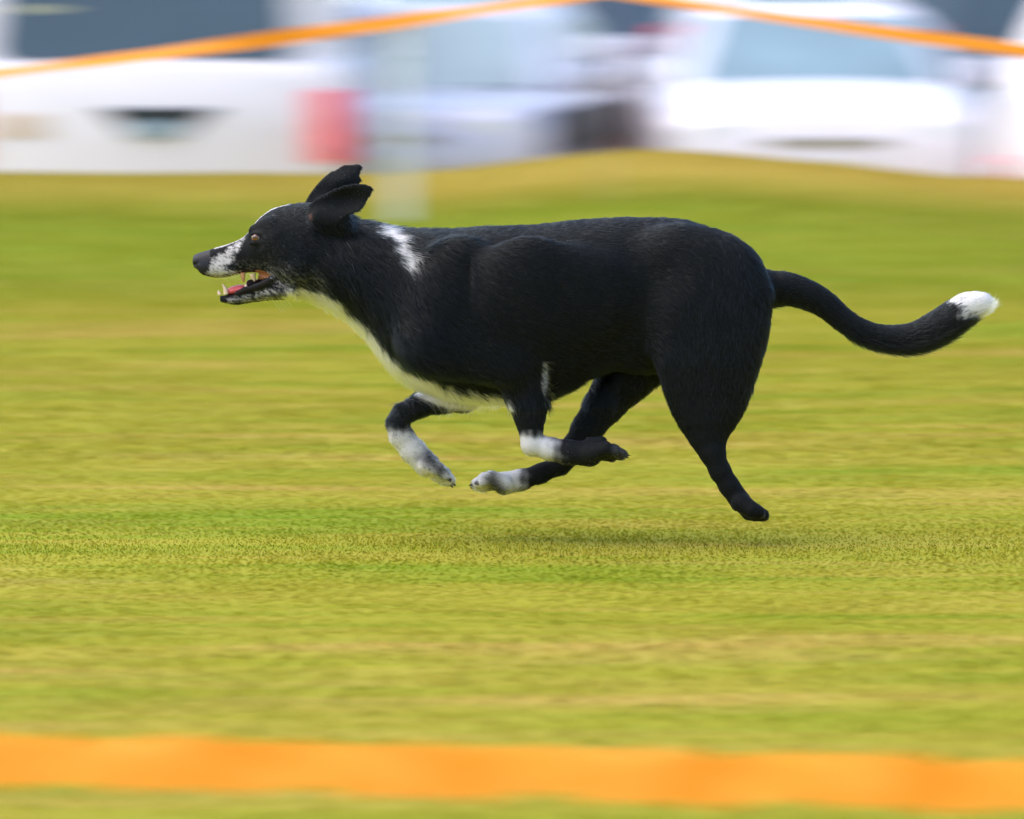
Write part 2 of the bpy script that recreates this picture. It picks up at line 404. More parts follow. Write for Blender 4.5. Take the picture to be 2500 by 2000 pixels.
# white van seen from behind
VX, VY = -1.808, 16.75
VL, VW = 4.7, 2.08
van = vehicle('parked_van', 'white van seen from behind with dark rear window and red tail light', 'van', GRP, (VX, VY + VL / 2, LOT), math.pi, 'white', 'glass_dark',
              VL, VW, 2.0, 1.135, 1.06, .86, -1.75, -1.0, VL / 2 - .24, VL / 2 - .08, .84, tail_z=1.115, wheel_r=.34, rear_window=(.02, .98, .03, .93))
h = VL / 2
bm = bmesh.new()
vv = [bm.verts.new(p) for p in ((-.20, h + .012, .885), (.36, h + .012, .885), (.16, h + .012, .73), (-.03, h + .012, .73))]
bm.faces.new(vv); r_ = bmesh.ops.extrude_face_region(bm, geom=bm.faces[:]); bmesh.ops.translate(bm, vec=(0, -.04, 0), verts=[g for g in r_['geom'] if isinstance(g, bmesh.types.BMVert)])
bmesh.ops.scale(bm, vec=(-1, 1, 1), verts=bm.verts[:])
rec = obj('plate_recess_shade', bm, M_['black'], van)  # flat black wedge stands in for the recess and the handle's shadow
bm = bmesh.new(); box(bm, -.065, h + .022, .78, .22, .014, .085, bev=.005); obj('number_plate', bm, M_['plate_blue'], rec)
bm = bmesh.new(); box(bm, .60, h + .004, .80, .26, .012, .12, bev=.004); obj('sticker', bm, M_['beige'], van)
bm = bmesh.new(); box(bm, .50, h - .12, 1.32, .26, .02, .12, bev=.01)
obj('rear_wiper', bm, M_['seat'], van)

# silver hatchback next to the van, nearly head on
th = math.radians(-8); BW, BL = 1.70, 3.9
cx, cy = .152, 18.2
rx = cx - (math.cos(th) * BW / 2 - math.sin(th) * (-BL / 2)); ry = cy - (math.sin(th) * BW / 2 + math.cos(th) * (-BL / 2))
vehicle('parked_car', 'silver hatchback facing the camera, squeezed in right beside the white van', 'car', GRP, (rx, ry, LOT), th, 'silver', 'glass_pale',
        BL, BW, 1.36, .91, .91, .84, -.95, -.25, 1.45, 1.80, .62, dark_strip=True)
# white car facing the camera, right
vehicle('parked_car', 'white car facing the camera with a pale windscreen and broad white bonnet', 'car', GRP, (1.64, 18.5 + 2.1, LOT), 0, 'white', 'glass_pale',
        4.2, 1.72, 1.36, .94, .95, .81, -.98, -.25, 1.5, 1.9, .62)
# white car at the right edge, seen from behind
th = math.pi - math.radians(14)
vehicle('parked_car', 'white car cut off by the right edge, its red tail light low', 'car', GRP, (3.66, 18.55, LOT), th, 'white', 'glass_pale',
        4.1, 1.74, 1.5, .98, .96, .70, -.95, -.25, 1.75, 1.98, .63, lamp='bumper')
# second row
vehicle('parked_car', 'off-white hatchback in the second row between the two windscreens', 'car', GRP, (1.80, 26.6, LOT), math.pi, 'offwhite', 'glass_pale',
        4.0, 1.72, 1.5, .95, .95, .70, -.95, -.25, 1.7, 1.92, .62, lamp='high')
vehicle('parked_van', 'slate grey van in the second row behind the white car', 'van', GRP, (3.35, 27.6, LOT), math.pi, 'slate', 'glass_dark',
        4.6, 1.95, 1.95, 1.08, 1.05, .8, -1.6, -.9, 2.1, 2.25, .80)
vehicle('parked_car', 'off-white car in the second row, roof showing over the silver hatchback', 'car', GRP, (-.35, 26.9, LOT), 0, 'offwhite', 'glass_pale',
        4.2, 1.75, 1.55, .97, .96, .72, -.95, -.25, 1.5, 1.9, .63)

vehicle('parked_car', 'dark maroon hatchback glimpsed far back in the gap between the cars', 'car', GRP, (.85, 30.4, LOT), math.pi, 'maroon', 'glass_dark',
        4.0, 1.72, 1.52, .97, .96, .70, -.95, -.25, 1.7, 1.92, .62, lamp='high')

# ------------------------------------------------------------------ fence stakes and tape
m_tape = bpy.data.materials.new('orange_tape'); m_tape.use_nodes = True
t = m_tape.node_tree; pb = t.nodes['Principled BSDF']; pb.inputs['Base Color'].default_value = (0.98, 0.43, 0.008, 1); pb.inputs['Roughness'].default_value = 0.45
tr = t.nodes.new('ShaderNodeBsdfTranslucent'); tr.inputs['Color'].default_value = (0.98, 0.43, 0.008, 1)
ms = t.nodes.new('ShaderNodeMixShader'); ms.inputs[0].default_value = 0.45
t.links.new(pb.outputs[0], ms.inputs[1]); t.links.new(tr.outputs[0], ms.inputs[2]); t.links.new(ms.outputs[0], t.nodes['Material Output'].inputs['Surface'])
wv = t.nodes.new('ShaderNodeTexNoise'); wv.inputs['Scale'].default_value = 260; bp = t.nodes.new('ShaderNodeBump'); bp.inputs['Strength'].default_value = .25; bp.inputs['Distance'].default_value = .002
t.links.new(wv.outputs['Fac'], bp.inputs['Height']); t.links.new(bp.outputs[0], pb.inputs['Normal'])
m_post = material('white_plastic_stake', (0.78, 0.78, 0.76), 0.4, bump=.1, bscale=30, var=.05, vscale=6)
m_metal = material('galvanised_stake', (0.45, 0.45, 0.44), 0.45, metal=.6, bump=.1, bscale=60, var=.1, vscale=20)

def ribbon(name, pts, width, twist, mat, rows=4, thick=.0006):
    """a woven tape: centre line pts, twist angle per point (0 = upright), with real thickness"""
    bm = bmesh.new(); n = len(pts); side = {}
    for s in (-1, 1):
        for i, (p, a_) in enumerate(zip(pts, twist)):
            for j in range(rows + 1):
                k = (j / rows - .5) * width
                side[s, i, j] = bm.verts.new((p[0], p[1] + math.sin(a_) * k + s * thick / 2 + .0015 * math.sin(j * 1.7 + i * .4), p[2] + math.cos(a_) * k))
    for s in (-1, 1):
        for i in range(n - 1):
            for j in range(rows):
                f = (side[s, i, j], side[s, i + 1, j], side[s, i + 1, j + 1], side[s, i, j + 1]); bm.faces.new(f if s < 0 else f[::-1])
    for i in range(n - 1):
        for j in (0, rows): bm.faces.new((side[-1, i, j], side[1, i, j], side[1, i + 1, j], side[-1, i + 1, j]))
    return obj(name, bm, mat, None, 60)

FY = 11.2   # the far fence line
def far_tape():
    X = lambda px: (px - 1078) / 11500 * (FY + D0)
    Z = lambda py: CAM_H - (py + 90) / 11500 * (FY + D0)
    key = [(-520, 222), (0, 152), (300, 117), (580, 80), (900, 36), (1180, -4), (1280, -20), (1400, 0), (1600, 30), (1850, 66), (2156, 105), (2700, 175)]
    ux = np.linspace(key[0][0], key[-1][0], 180)
    uy = np.interp(ux, [k[0] for k in key], [k[1] for k in key])
    pts = [(X(a_), FY - .03, Z(b_)) for a_, b_ in zip(ux, uy)]
    tw = [0.95 - .8 * math.exp(-((a_ - 620) / 260) ** 2) + .12 * math.sin(a_ * .02) if a_ < 1280 else 0.7 + .25 * math.sin((a_ - 1280) * .006) for a_ in ux]
    o = ribbon('barrier_tape', pts, .058, tw, m_tape)
    tag(o, 'orange barrier tape rising to a peak in front of the parked cars', 'tape', 'orange course tapes')
    return pts
tp = far_tape()
def stake(x, y, top, wx, wy, label, group, mat=m_post, step=False):
    z = float(ground_z(x, y)); r = empty('fence_stake', (x, y, z)); tag(r, label, 'stake', group)
    bm = bmesh.new(); box(bm, 0, 0, (top - z) / 2 - .05, wx, wy, top - z + .1, bev=min(wx, wy) * .2); obj('shaft', bm, mat, r)
    bm = bmesh.new(); box(bm, 0, 0, top - z + .012, wx * 1.15, wy * 1.25, .03, bev=.004); obj('cap', bm, mat, r)
    if step:
        bm = bmesh.new(); box(bm, .05, 0, .06, .10, wy, .014, bev=.003); obj('foot_tread', bm, mat, r)
    for k in range(3):
        bm = bmesh.new(); box(bm, 0, -wy / 2 - .004, (top - z) * (.35 + .22 * k), wx * .7, .008, .02, bev=.002); obj('tape_clip', bm, mat, r)
    return r
FS = 'stakes holding the far orange tape'
stake((845 - 1078) / 11500 * 21.2, FY, .86, .055, .03, 'broad white fence stake behind the dog, before the silver hatchback', FS)
stake((1280 - 1078) / 11500 * 21.2, FY, .95, .007, .007, 'thin fence stake holding up the peak of the far orange tape', FS, m_metal)
stake(tp[0][0] - .005, FY, .62, .012, .012, 'thin fence stake at the low left end of the far orange tape', FS, m_metal)
stake(tp[-1][0] + .005, FY, .70, .012, .012, 'thin fence stake at the low right end of the far orange tape', FS, m_metal)
# near tape
NY = -5.0
pts, tw = [], []
for i in range(260):
    x = -1.25 + 2.5 * i / 259
    z = .332 - (x + .47) / .94 * .024 + .0034 * math.sin(x * 57) + .0014 * math.sin(x * 23 + 1)
    pts.append((x, NY + .006 * math.sin(x * 29), z)); tw.append(.55 + .22 * math.sin(x * 28.5 + .5) + .1 * math.sin(x * 61))
tag(ribbon('barrier_tape', pts, .049, tw, m_tape), 'broad orange tape stretched low across the near grass', 'tape', 'orange course tapes')
for x in (-1.2, 1.2): stake(x, NY + .02, .42, .012, .012, 'thin white stake out of view at the %s end of the near tape' % ('left' if x < 0 else 'right'), 'stakes of the near tape', m_post, True)

# ------------------------------------------------------------------ the dog
# An implicit body (smooth union of profiles and tapered limbs) polygonised into one continuous mesh.
S = 1 / 1334.0                      # metres per photograph pixel at the dog
def wx(u): return (np.asarray(u, float) - 1250) * S
def wz(v): return sightline(1250, v, 0.0)[1]
def pt(u, v, y=0.0):
    x_, z_ = sightline(u, v, y); return np.array([float(x_), y, float(z_)])

VOX = 0.0027
X0, X1 = wx(455), wx(2450); Y0, Y1 = -0.152, 0.152; Z0, Z1 = float(wz(1300)), float(wz(392))
gx = np.arange(X0, X1, VOX); gy = np.arange(Y0, Y1, VOX); gz = np.arange(Z0, Z1, VOX)
Fd = np.full((len(gx), len(gy), len(gz)), 0.2, np.float32)

def window(lo, hi):
    i0, i1 = np.searchsorted(gx, [lo[0], hi[0]]); j0, j1 = np.searchsorted(gy, [lo[1], hi[1]]); k0, k1 = np.searchsorted(gz, [lo[2], hi[2]])
    return slice(i0, i1), slice(j0, j1), slice(k0, k1)
def smin(a_, b_, k):
    h_ = np.maximum(k - np.abs(a_ - b_), 0); return np.minimum(a_, b_) - h_ * h_ / (4 * k)
def add(sl, d, k, cut=False):
    if cut: Fd[sl] = -smin(-Fd[sl], d.astype(np.float32), k)
    else: Fd[sl] = smin(Fd[sl], d.astype(np.float32), k)

BONES = []      # (a, b, ra, rb, direction weight) used later to comb the coat
def limb(p, q, ra, rb, k=0.015, sy=1.0, bone=True, cut=False):
    """tapered limb from p to q (points from pt), radii in photograph pixels, sy flattens it sideways"""
    ra *= S; rb *= S; m = max(ra, rb) + 0.03
    lo = np.minimum(p, q) - m; hi = np.maximum(p, q) + m
    sl = window(lo, hi)
    x = gx[sl[0]][:, None, None]; y = gy[sl[1]][None, :, None]; z = gz[sl[2]][None, None, :]
    d = q - p; D = np.array([d[0], d[1] / sy, d[2]]); L2 = max((D * D).sum(), 1e-9)
    px, py, pz = x - p[0], (y - p[1]) / sy, z - p[2]
    t_ = np.clip((px * D[0] + py * D[1] + pz * D[2]) / L2, 0, 1)
    dist = np.sqrt((px - t_ * D[0]) ** 2 + (py - t_ * D[1]) ** 2 + (pz - t_ * D[2]) ** 2) - (ra + (rb - ra) * t_)
    if sy < 1: dist = dist * (0.5 + 0.5 * sy)
    add(sl, dist, k, cut)
    if bone and not cut: BONES.append((p, q, ra, rb))
def chain(pts_, k=0.015, sy=1.0, bone=True):
    """pts_: (u, v, y, r, [sy])"""
    for a_, b_ in zip(pts_[:-1], pts_[1:]):
        s_ = a_[4] if len(a_) > 4 else sy
        limb(pt(*a_[:3]), pt(*b_[:3]), a_[3], b_[3], k, s_, bone)
def profile(top, bot, wid, k=0.02, n=2.0, keel=0.0, yc=0.0, inset=0.0, cut=False):
    """a solid given by its upper and lower outline and half width (m) along u"""
    u0 = max(top[0][0], bot[0][0]); u1 = min(top[-1][0], bot[-1][0])
    T = np.array(top, float); B = np.array(bot, float); Wd = np.array(wid, float)
    m = 0.03
    lo = np.array([wx(u0) - m, yc - Wd[:, 1].max() - m, float(wz(B[:, 1].max())) - m]); hi = np.array([wx(u1) + m, yc + Wd[:, 1].max() + m, float(wz(T[:, 1].min())) + m])
    sl = window(lo, hi)
    x = gx[sl[0]]; u = x / S + 1250; uc = np.clip(u, u0, u1)
    def smooth_interp(A):
        f = np.interp(np.concatenate([uc]), A[:, 0], A[:, 1]); kk = 7
        g = np.concatenate([np.full(kk, f[0]), f, np.full(kk, f[-1])]); ker = np.hanning(2 * kk + 1); ker /= ker.sum()
        return np.convolve(g, ker, 'valid')
    zt = wz(smooth_interp(T)) - inset; zb = wz(smooth_interp(B)) + inset; hwid = smooth_interp(Wd)
    zc = ((zt + zb) / 2)[:, None, None]; hh = np.maximum((zt - zb) / 2, .002)[:, None, None]; ww = hwid[:, None, None]
    y = gy[sl[1]][None, :, None] - yc; z = gz[sl[2]][None, None, :]
    tz = (z - zc) / hh
    wloc = ww * (1 - keel * np.clip(-tz, 0, 1) ** 1.5)
    q = (np.abs(tz) ** n + np.abs(y / np.maximum(wloc, .002)) ** n) ** (1 / n)
    d = (q - 1) * np.minimum(hh, ww)
    e_ = np.maximum(wx(u0) - x, x - wx(u1))[:, None, None]
    d = np.where(e_ > 0, np.sqrt(np.maximum(d, 0) ** 2 + e_ ** 2) + np.minimum(d, 0) * 0, np.maximum(d, e_))
    add(sl, d, k, cut)
def poly_dist(poly, U, V):
    """signed distance in pixels to a closed outline"""
    P = np.array(poly, float); dmin = np.full(U.shape, 1e9); inside = np.zeros(U.shape, bool)
    for (a0, a1), (b0, b1) in zip(P, np.roll(P, -1, 0)):
        ex, ey = b0 - a0, b1 - a1; px, py = U - a0, V - a1
        t_ = np.clip((px * ex + py * ey) / (ex * ex + ey * ey + 1e-9), 0, 1)
        dmin = np.minimum(dmin, (px - t_ * ex) ** 2 + (py - t_ * ey) ** 2)
        cond = ((a1 <= V) & (b1 > V)) | ((b1 <= V) & (a1 > V))
        xi = a0 + (V - a1) / np.where(b1 == a1, 1e-9, b1 - a1) * ex
        inside ^= cond & (U < xi)
    return np.where(inside, -1, 1) * np.sqrt(dmin)

# outlines (pixels of the photograph)
T_TOP = [(690, 520), (740, 528), (800, 533), (862, 533), (907, 539), (952, 550), (1000, 556), (1043, 558), (1090, 557), (1140, 552), (1183, 548), (1250, 546), (1310, 544), (1412, 532), (1514, 526), (1616, 527), (1667, 531), (1718, 545), (1769, 573), (1820, 616), (1850, 650), (1868, 700)]
T_BOT = [(690, 722), (741, 736), (772, 748), (802, 762), (847, 784), (892, 824), (927, 874), (968, 924), (1019, 952), (1060, 967), (1106, 980), (1157, 986), (1239, 992), (1300, 988), (1336, 981), (1387, 961), (1438, 930), (1480, 912), (1514, 908), (1560, 918), (1610, 916), (1660, 890), (1720, 850), (1800, 830), (1850, 790), (1868, 720)]
T_WID = [(690, .052), (740, .060), (800, .066), (862, .070), (920, .076), (980, .086), (1040, .095), (1100, .101), (1200, .110), (1330, .112), (1430, .103), (1520, .090), (1600, .086), (1680, .092), (1760, .090), (1820, .075), (1868, .045)]
profile(T_TOP, T_BOT, T_WID, k=0.02, n=2.1, keel=0.28, inset=0.004)
for a_, b_ in zip(range(690, 1860, 90), range(780, 1950, 90)):
    tc = [(np.interp(u_, *zip(*T_TOP)) + np.interp(u_, *zip(*T_BOT))) / 2 for u_ in (a_, b_)]
    hh = [(np.interp(u_, *zip(*T_BOT)) - np.interp(u_, *zip(*T_TOP))) / 2 * S for u_ in (a_, b_)]
    BONES.append((pt(a_, tc[0]), pt(b_, tc[1]), hh[0], hh[1]))

# shoulders, thighs and legs; the near side is towards -Y
for s in (-1, 1):
    limb(pt(1120, 640, s * .074), pt(1055, 820, s * .080), 58, 72, .035, .42, False)       # shoulder blade
    limb(pt(1055, 840, s * .080), pt(1245, 890, s * .084), 64, 56, .03, .5, False)          # upper arm
    limb(pt(1290, 680, s * .098), pt(1430, 720, s * .086), 100, 80, .04, .3, False)          # ribs
    limb(pt(1650, 620, s * .060), pt(1775, 690, s * .066), 62, 74, .035, .5, False)           # croup
NF, FF, NH, FH = -.066, .058, -.070, .060
CLAWS = []
def claw(u0, v0, u1, v1, y):
    limb(pt(u0, v0, y), pt(u1, v1, y), 5.5, 2.6, .003, 1.0, False); CLAWS.append(pt((u0 + 2 * u1) / 3, (v0 + 2 * v1) / 3, y))
# near foreleg: forearm down, wrist bent, paw folded back
chain([(1262, 895, NF - .004, 60, .55), (1284, 950, NF, 50, .6), (1291, 992, NF, 40, .75), (1294, 1030, NF, 28, .85), (1297, 1062, NF, 21), (1299, 1086, NF, 24)], .016)
chain([(1299, 1086, NF, 24), (1342, 1096, NF, 26), (1385, 1104, NF, 28)], .010)
chain([(1385, 1104, NF, 28), (1440, 1108, NF, 31)], .010, 1.0)
for dy, u_, v_ in ((-.020, 1500, 1098), (-.007, 1518, 1104), (.008, 1514, 1108), (.021, 1492, 1112)):
    chain([(1440, 1106, NF + dy * .8, 22), (u_ - 22, v_ - 4, NF + dy * 1.1, 16), (u_, v_ + 4, NF + dy * 1.1, 12.5)], .003); claw(u_ + 6, v_ + 2, u_ + 20, v_ + 10, NF + dy * 1.1)
limb(pt(1440, 1082, NF), pt(1468, 1078, NF), 14, 13, .006, 1.0, False)
# far foreleg: forearm forward, wrist bent, paw hanging down and back
chain([(1200, 930, FF, 55, .6), (1130, 968, FF, 34, .8), (1074, 982, FF, 24), (1022, 992, FF, 24), (985, 1010, FF, 23), (968, 1034, FF, 23)], .016)
chain([(968, 1034, FF, 24), (980, 1064, FF, 28), (1008, 1100, FF, 29)], .010)
chain([(1008, 1100, FF, 29), (1042, 1134, FF, 31)], .010)
for dy, u_, v_ in ((-.020, 1086, 1160), (-.007, 1098, 1170), (.008, 1092, 1174), (.021, 1080, 1172)):
    chain([(1042, 1132, FF + dy * .8, 22), (u_ - 16, v_ - 14, FF + dy * 1.1, 17), (u_, v_, FF + dy * 1.1, 13)], .003); claw(u_ + 5, v_ + 5, u_ + 14, v_ + 17, FF + dy * 1.1)
# near hind leg: pushed back off the ground
chain([(1745, 690, -.050, 112, .45), (1735, 790, NH + .006, 124, .40), (1728, 880, NH, 118, .38)], .04)
chain([(1728, 880, NH, 116, .38), (1728, 950, NH, 100, .40), (1728, 990, NH, 80, .45), (1726, 1030, NH, 58, .55), (1728, 1068, NH, 37, .7), (1738, 1104, NH, 30, .95)], .014)
chain([(1738, 1104, NH, 29), (1758, 1150, NH, 25), (1780, 1186, NH, 24), (1806, 1222, NH, 26)], .008)
limb(pt(1752, 1104, NH), pt(1748, 1076, NH), 14, 13, .010, .8, False)
for dy, u_, v_ in ((-.019, 1848, 1250), (-.006, 1858, 1256), (.008, 1854, 1258), (.020, 1842, 1256)):
    chain([(1808, 1226, NH + dy * .7, 23), (u_ - 12, v_ - 5, NH + dy * 1.2, 19), (u_ + 5, v_ + 1, NH + dy * 1.2, 15)], .004); claw(u_ + 5, v_ + 4, u_ + 17, v_ + 13, NH + dy * 1.1)
# far hind leg: swung forward beneath the belly
chain([(1650, 760, .045, 110, .45), (1580, 850, FH, 84, .5), (1525, 920, FH, 62, .6), (1478, 985, FH, 44, .75), (1436, 1044, FH, 34, .85), (1396, 1100, FH, 27), (1368, 1134, FH, 24)], .02)
chain([(1368, 1134, FH, 24), (1320, 1156, FH, 22), (1272, 1172, FH, 24), (1232, 1180, FH, 29)], .011)
for dy, u_, v_ in ((-.020, 1178, 1172), (-.007, 1164, 1176), (.008, 1166, 1182), (.021, 1180, 1186)):
    chain([(1232, 1180, FH + dy * .8, 23), (u_ + 22, v_ - 6, FH + dy * 1.1, 17), (u_, v_ + 4, FH + dy * 1.1, 13)], .003); claw(u_ - 5, v_ + 5, u_ - 18, v_ + 10, FH + dy * 1.1)
# tail
TAIL = [(1840, 700, 0, 50), (1875, 706, 0, 45), (1925, 706, 0, 40), (1975, 722, 0, 36), (2015, 744, 0, 32), (2058, 780, 0, 29), (2098, 806, 0, 29), (2141, 821, 0, 30), (2190, 827, 0, 33), (2238, 822, 0, 37), (2287, 801, 0, 41), (2331, 772, 0, 40), (2362, 752, 0, 36), (2390, 742, 0, 28), (2405, 738, 0, 17)]
def spline(P, n):
    P = np.array(P, float); Q = np.concatenate([[2 * P[0] - P[1]], P, [2 * P[-1] - P[-2]]]); o_ = []
    for i in range(len(P) - 1):
        a_, b_, c_, d_ = Q[i:i + 4]
        for t_ in np.arange(n) / n: o_.append(.5 * (2 * b_ + (c_ - a_) * t_ + (2 * a_ - 5 * b_ + 4 * c_ - d_) * t_ ** 2 + (3 * b_ - a_ - 3 * c_ + d_) * t_ ** 3))
    return o_ + [P[-1]]
chain(TAIL[:2], .035, .8, False)
chain([tuple(p) for p in spline(TAIL, 5)], .0015, .8, False)
for a_, b_ in zip(TAIL[:-1], TAIL[1:]): BONES.append((pt(*a_[:3]), pt(*b_[:3]), a_[3] * S, b_[3] * S))

# head: skull and upper jaw
H_TOP = [(474, 626), (486, 620), (521, 606), (555, 597), (591, 583), (609, 566), (620, 546), (635, 530), (663, 511), (690, 502), (732, 496), (770, 497), (810, 506), (856, 530)]
H_BOT = [(474, 650), (486, 658), (497, 672), (515, 678), (533, 680), (561, 675), (591, 668), (621, 664), (648, 669), (660, 678), (690, 712), (720, 726), (770, 728), (810, 720), (856, 700)]
H_WID = [(474, .012), (486, .016), (500, .019), (533, .0225), (561, .0245), (591, .028), (615, .036), (640, .047), (670, .055), (720, .060), (770, .061), (810, .058), (856, .050)]
profile(H_TOP, H_BOT, H_WID, k=.008, n=2.25, keel=0.12)
J_TOP = [(536, 723), (548, 721), (561, 719), (580, 712), (597, 700), (627, 690), (655, 682), (690, 674), (720, 668)]
J_LIP = [(530, 728), (560, 726), (585, 718), (597, 713), (627, 708), (655, 696), (666, 686)]
J_BOT = [(536, 732), (548, 742), (579, 745), (609, 739), (651, 733), (690, 730), (720, 730)]
J_WID = [(536, .011), (548, .016), (561, .018), (597, .022), (633, .026), (663, .034), (690, .042), (720, .048)]
profile(J_TOP, J_BOT, J_WID, k=.006, n=2.3)
for s in (-1, 1):
    limb(pt(668, 590, s * .046), pt(720, 640, s * .046), 34, 46, .014, .6, False)            # cheek
    limb(pt(618, 562, s * .027), pt(652, 548, s * .040), 10, 14, .016, .8, False)             # brow
    limb(pt(626, 580, s * .050), pt(628, 579, s * .052), 10.5, 10.5, .004, .8, False, True)   # eye socket
    limb(pt(500, 655, s * .012), pt(560, 655, s * .020), 16, 16, .010, .7, False)             # lip pad
    limb(pt(612, 594, s * .0445), pt(640, 590, s * .049), 5.5, 5.0, .004, 1, False)           # lower lid
    limb(pt(613, 571, s * .0425), pt(640, 572, s * .0485), 4.5, 4.0, .008, 1, False)           # upper lid
limb(pt(489, 638, 0), pt(500, 636, 0), 19, 19, .006, .95, False)                              # nose leather
for s in (-1, 1): limb(pt(477, 645, s * .0085), pt(486, 643, s * .012), 4.2, 3.6, .003, 1, False, True)
for s in (-1, 1):
    for (ua, va, ya), (ub, vb, yb_) in zip([(578, 716, .0185), (597, 708, .0215), (627, 700, .026), (652, 690, .031)], [(597, 708, .0215), (627, 700, .026), (652, 690, .031), (662, 683, .033)]):
        limb(pt(ua, va, s * ya), pt(ub, vb, s * yb_), 6 + (ua - 578) * .04, 6 + (ub - 578) * .04, .004, .7, False)   # lower lip fold
limb(pt(650, 700, 0), pt(612, 694, 0), 18, 12, .004, .9, False)                               # floor of the mouth
limb(pt(672, 684, 0), pt(640, 676, 0), 20, 10, .004, 1.6, False)
BONES += [(pt(480, 640), pt(600, 625), 25 * S, 40 * S), (pt(600, 625), pt(720, 610), 40 * S, 100 * S), (pt(720, 610), pt(860, 620), 100 * S, 95 * S), (pt(540, 730), pt(690, 710), 8 * S, 24 * S)]

def ear(poly, yfun, th_, fold):
    P = np.array(poly, float); lo = P.min(0); hi = P.max(0)
    sl = window(np.array([wx(lo[0]) - .02, -.14, float(wz(hi[1])) - .02]), np.array([wx(hi[0]) + .02, .14, float(wz(lo[1])) + .02]))
    x = gx[sl[0]]; z = gz[sl[2]]
    zz = np.linspace(Z0 - .1, Z1 + .1, 400); vz = np.interp(z, wz(np.linspace(1400, 300, 400)), np.linspace(1400, 300, 400))
    U, V = np.meshgrid(x / S + 1250, vz, indexing='ij')
    pdist = poly_dist(poly, U, V) * S
    yc = yfun(U, V)
    tl = th_ * np.clip(.55 + 14 * np.maximum(-pdist, 0), .55, 1.0)
    d2 = np.maximum(pdist, 0)[:, None, :]
    dy = np.abs(gy[sl[1]][None, :, None] - yc[:, None, :]) * .85 - tl[:, None, :]
    d = np.where(d2 > 0, np.sqrt(d2 ** 2 + np.maximum(dy, 0) ** 2) + np.minimum(dy, 0) * 0, np.maximum(dy, pdist[:, None, :] - .001))
    add(sl, d, fold)
EAR_N = [(757, 497), (775, 482), (790, 474), (817, 460), (845, 449), (866, 446), (887, 445), (904, 449), (914, 458), (908, 468), (900, 482), (890, 499), (880, 511), (859, 519), (845, 522), (828, 536), (800, 543), (770, 540), (752, 524)]
EAR_F = [(742, 500), (752, 480), (762, 465), (776, 449), (790, 436), (803, 424), (818, 418), (835, 407), (850, 407), (865, 404), (877, 405), (884, 412), (877, 421), (876, 434), (881, 444), (872, 456), (850, 474), (820, 494), (790, 510)]
# the near ear is a shallow dish open to the camera, rolled forward at its upper edge
ear(EAR_N, lambda U, V: -.050 - .028 * np.clip((U - 760) / 150, 0, 1) + .020 * np.exp(-(((U - 850) / 52) ** 2 + ((V - 484) / 30) ** 2)), .0042, .006)
ear(EAR_F, lambda U, V: .044 + .022 * np.clip((500 - V) / 95, 0, 1) - .012 * np.exp(-(((U - 830) / 40) ** 2 + ((V - 440) / 26) ** 2)), .0042, .006)
limb(pt(775, 535, -.054), pt(838, 545, -.052), 22, 22, .012, .7, False)      # base of the near ear
limb(pt(775, 510, .050), pt(830, 525, .050), 24, 24, .012, .7, False)

def surface_nets(F, org, vox):
    neg = F < 0
    cnt = np.zeros(tuple(n - 1 for n in F.shape), np.uint8)
    for i in (0, 1):
        for j in (0, 1):
            for k in (0, 1): cnt += neg[i:F.shape[0] - 1 + i, j:F.shape[1] - 1 + j, k:F.shape[2] - 1 + k]
    act = np.argwhere((cnt > 0) & (cnt < 8)); n = len(act)
    idx = np.full(cnt.shape, -1, np.int32); idx[tuple(act.T)] = np.arange(n)
    corn = np.array([(i, j, k) for i in (0, 1) for j in (0, 1) for k in (0, 1)])
    val = np.stack([F[tuple((act + c).T)] for c in corn], 1)
    acc = np.zeros((n, 3)); m = np.zeros(n)
    for a_ in range(8):
        for b_ in range(a_ + 1, 8):
            if np.abs(corn[a_] - corn[b_]).sum() != 1: continue
            va, vb = val[:, a_], val[:, b_]; ok = (va < 0) != (vb < 0)
            t_ = np.where(ok, va / np.where(ok, va - vb, 1), 0)
            acc += np.where(ok[:, None], corn[a_] + t_[:, None] * (corn[b_] - corn[a_]), 0); m += ok
    V = (act + acc / m[:, None]) * vox + org
    quads = []
    for ax in range(3):
        o1, o2 = [(1, 2), (2, 0), (0, 1)][ax]
        sa = [slice(1, -1)] * 3; sb = [slice(1, -1)] * 3; sa[ax] = slice(0, -1); sb[ax] = slice(1, None)
        A, B = neg[tuple(sa)], neg[tuple(sb)]
        for flip, msk in ((False, A & ~B), (True, ~A & B)):
            e_ = np.argwhere(msk)
            base = e_.copy(); base[:, o1] += 1; base[:, o2] += 1
            def c(d1_, d2_):
                q = base.copy(); q[:, o1] -= d1_; q[:, o2] -= d2_; return idx[tuple(q.T)]
            q = np.stack([c(1, 1), c(0, 1), c(0, 0), c(1, 0)], 1)
            quads.append(q[:, ::-1] if flip else q)
    return V, np.concatenate(quads)
DV, DQ = surface_nets(Fd, np.array([gx[0], gy[0], gz[0]]), VOX)
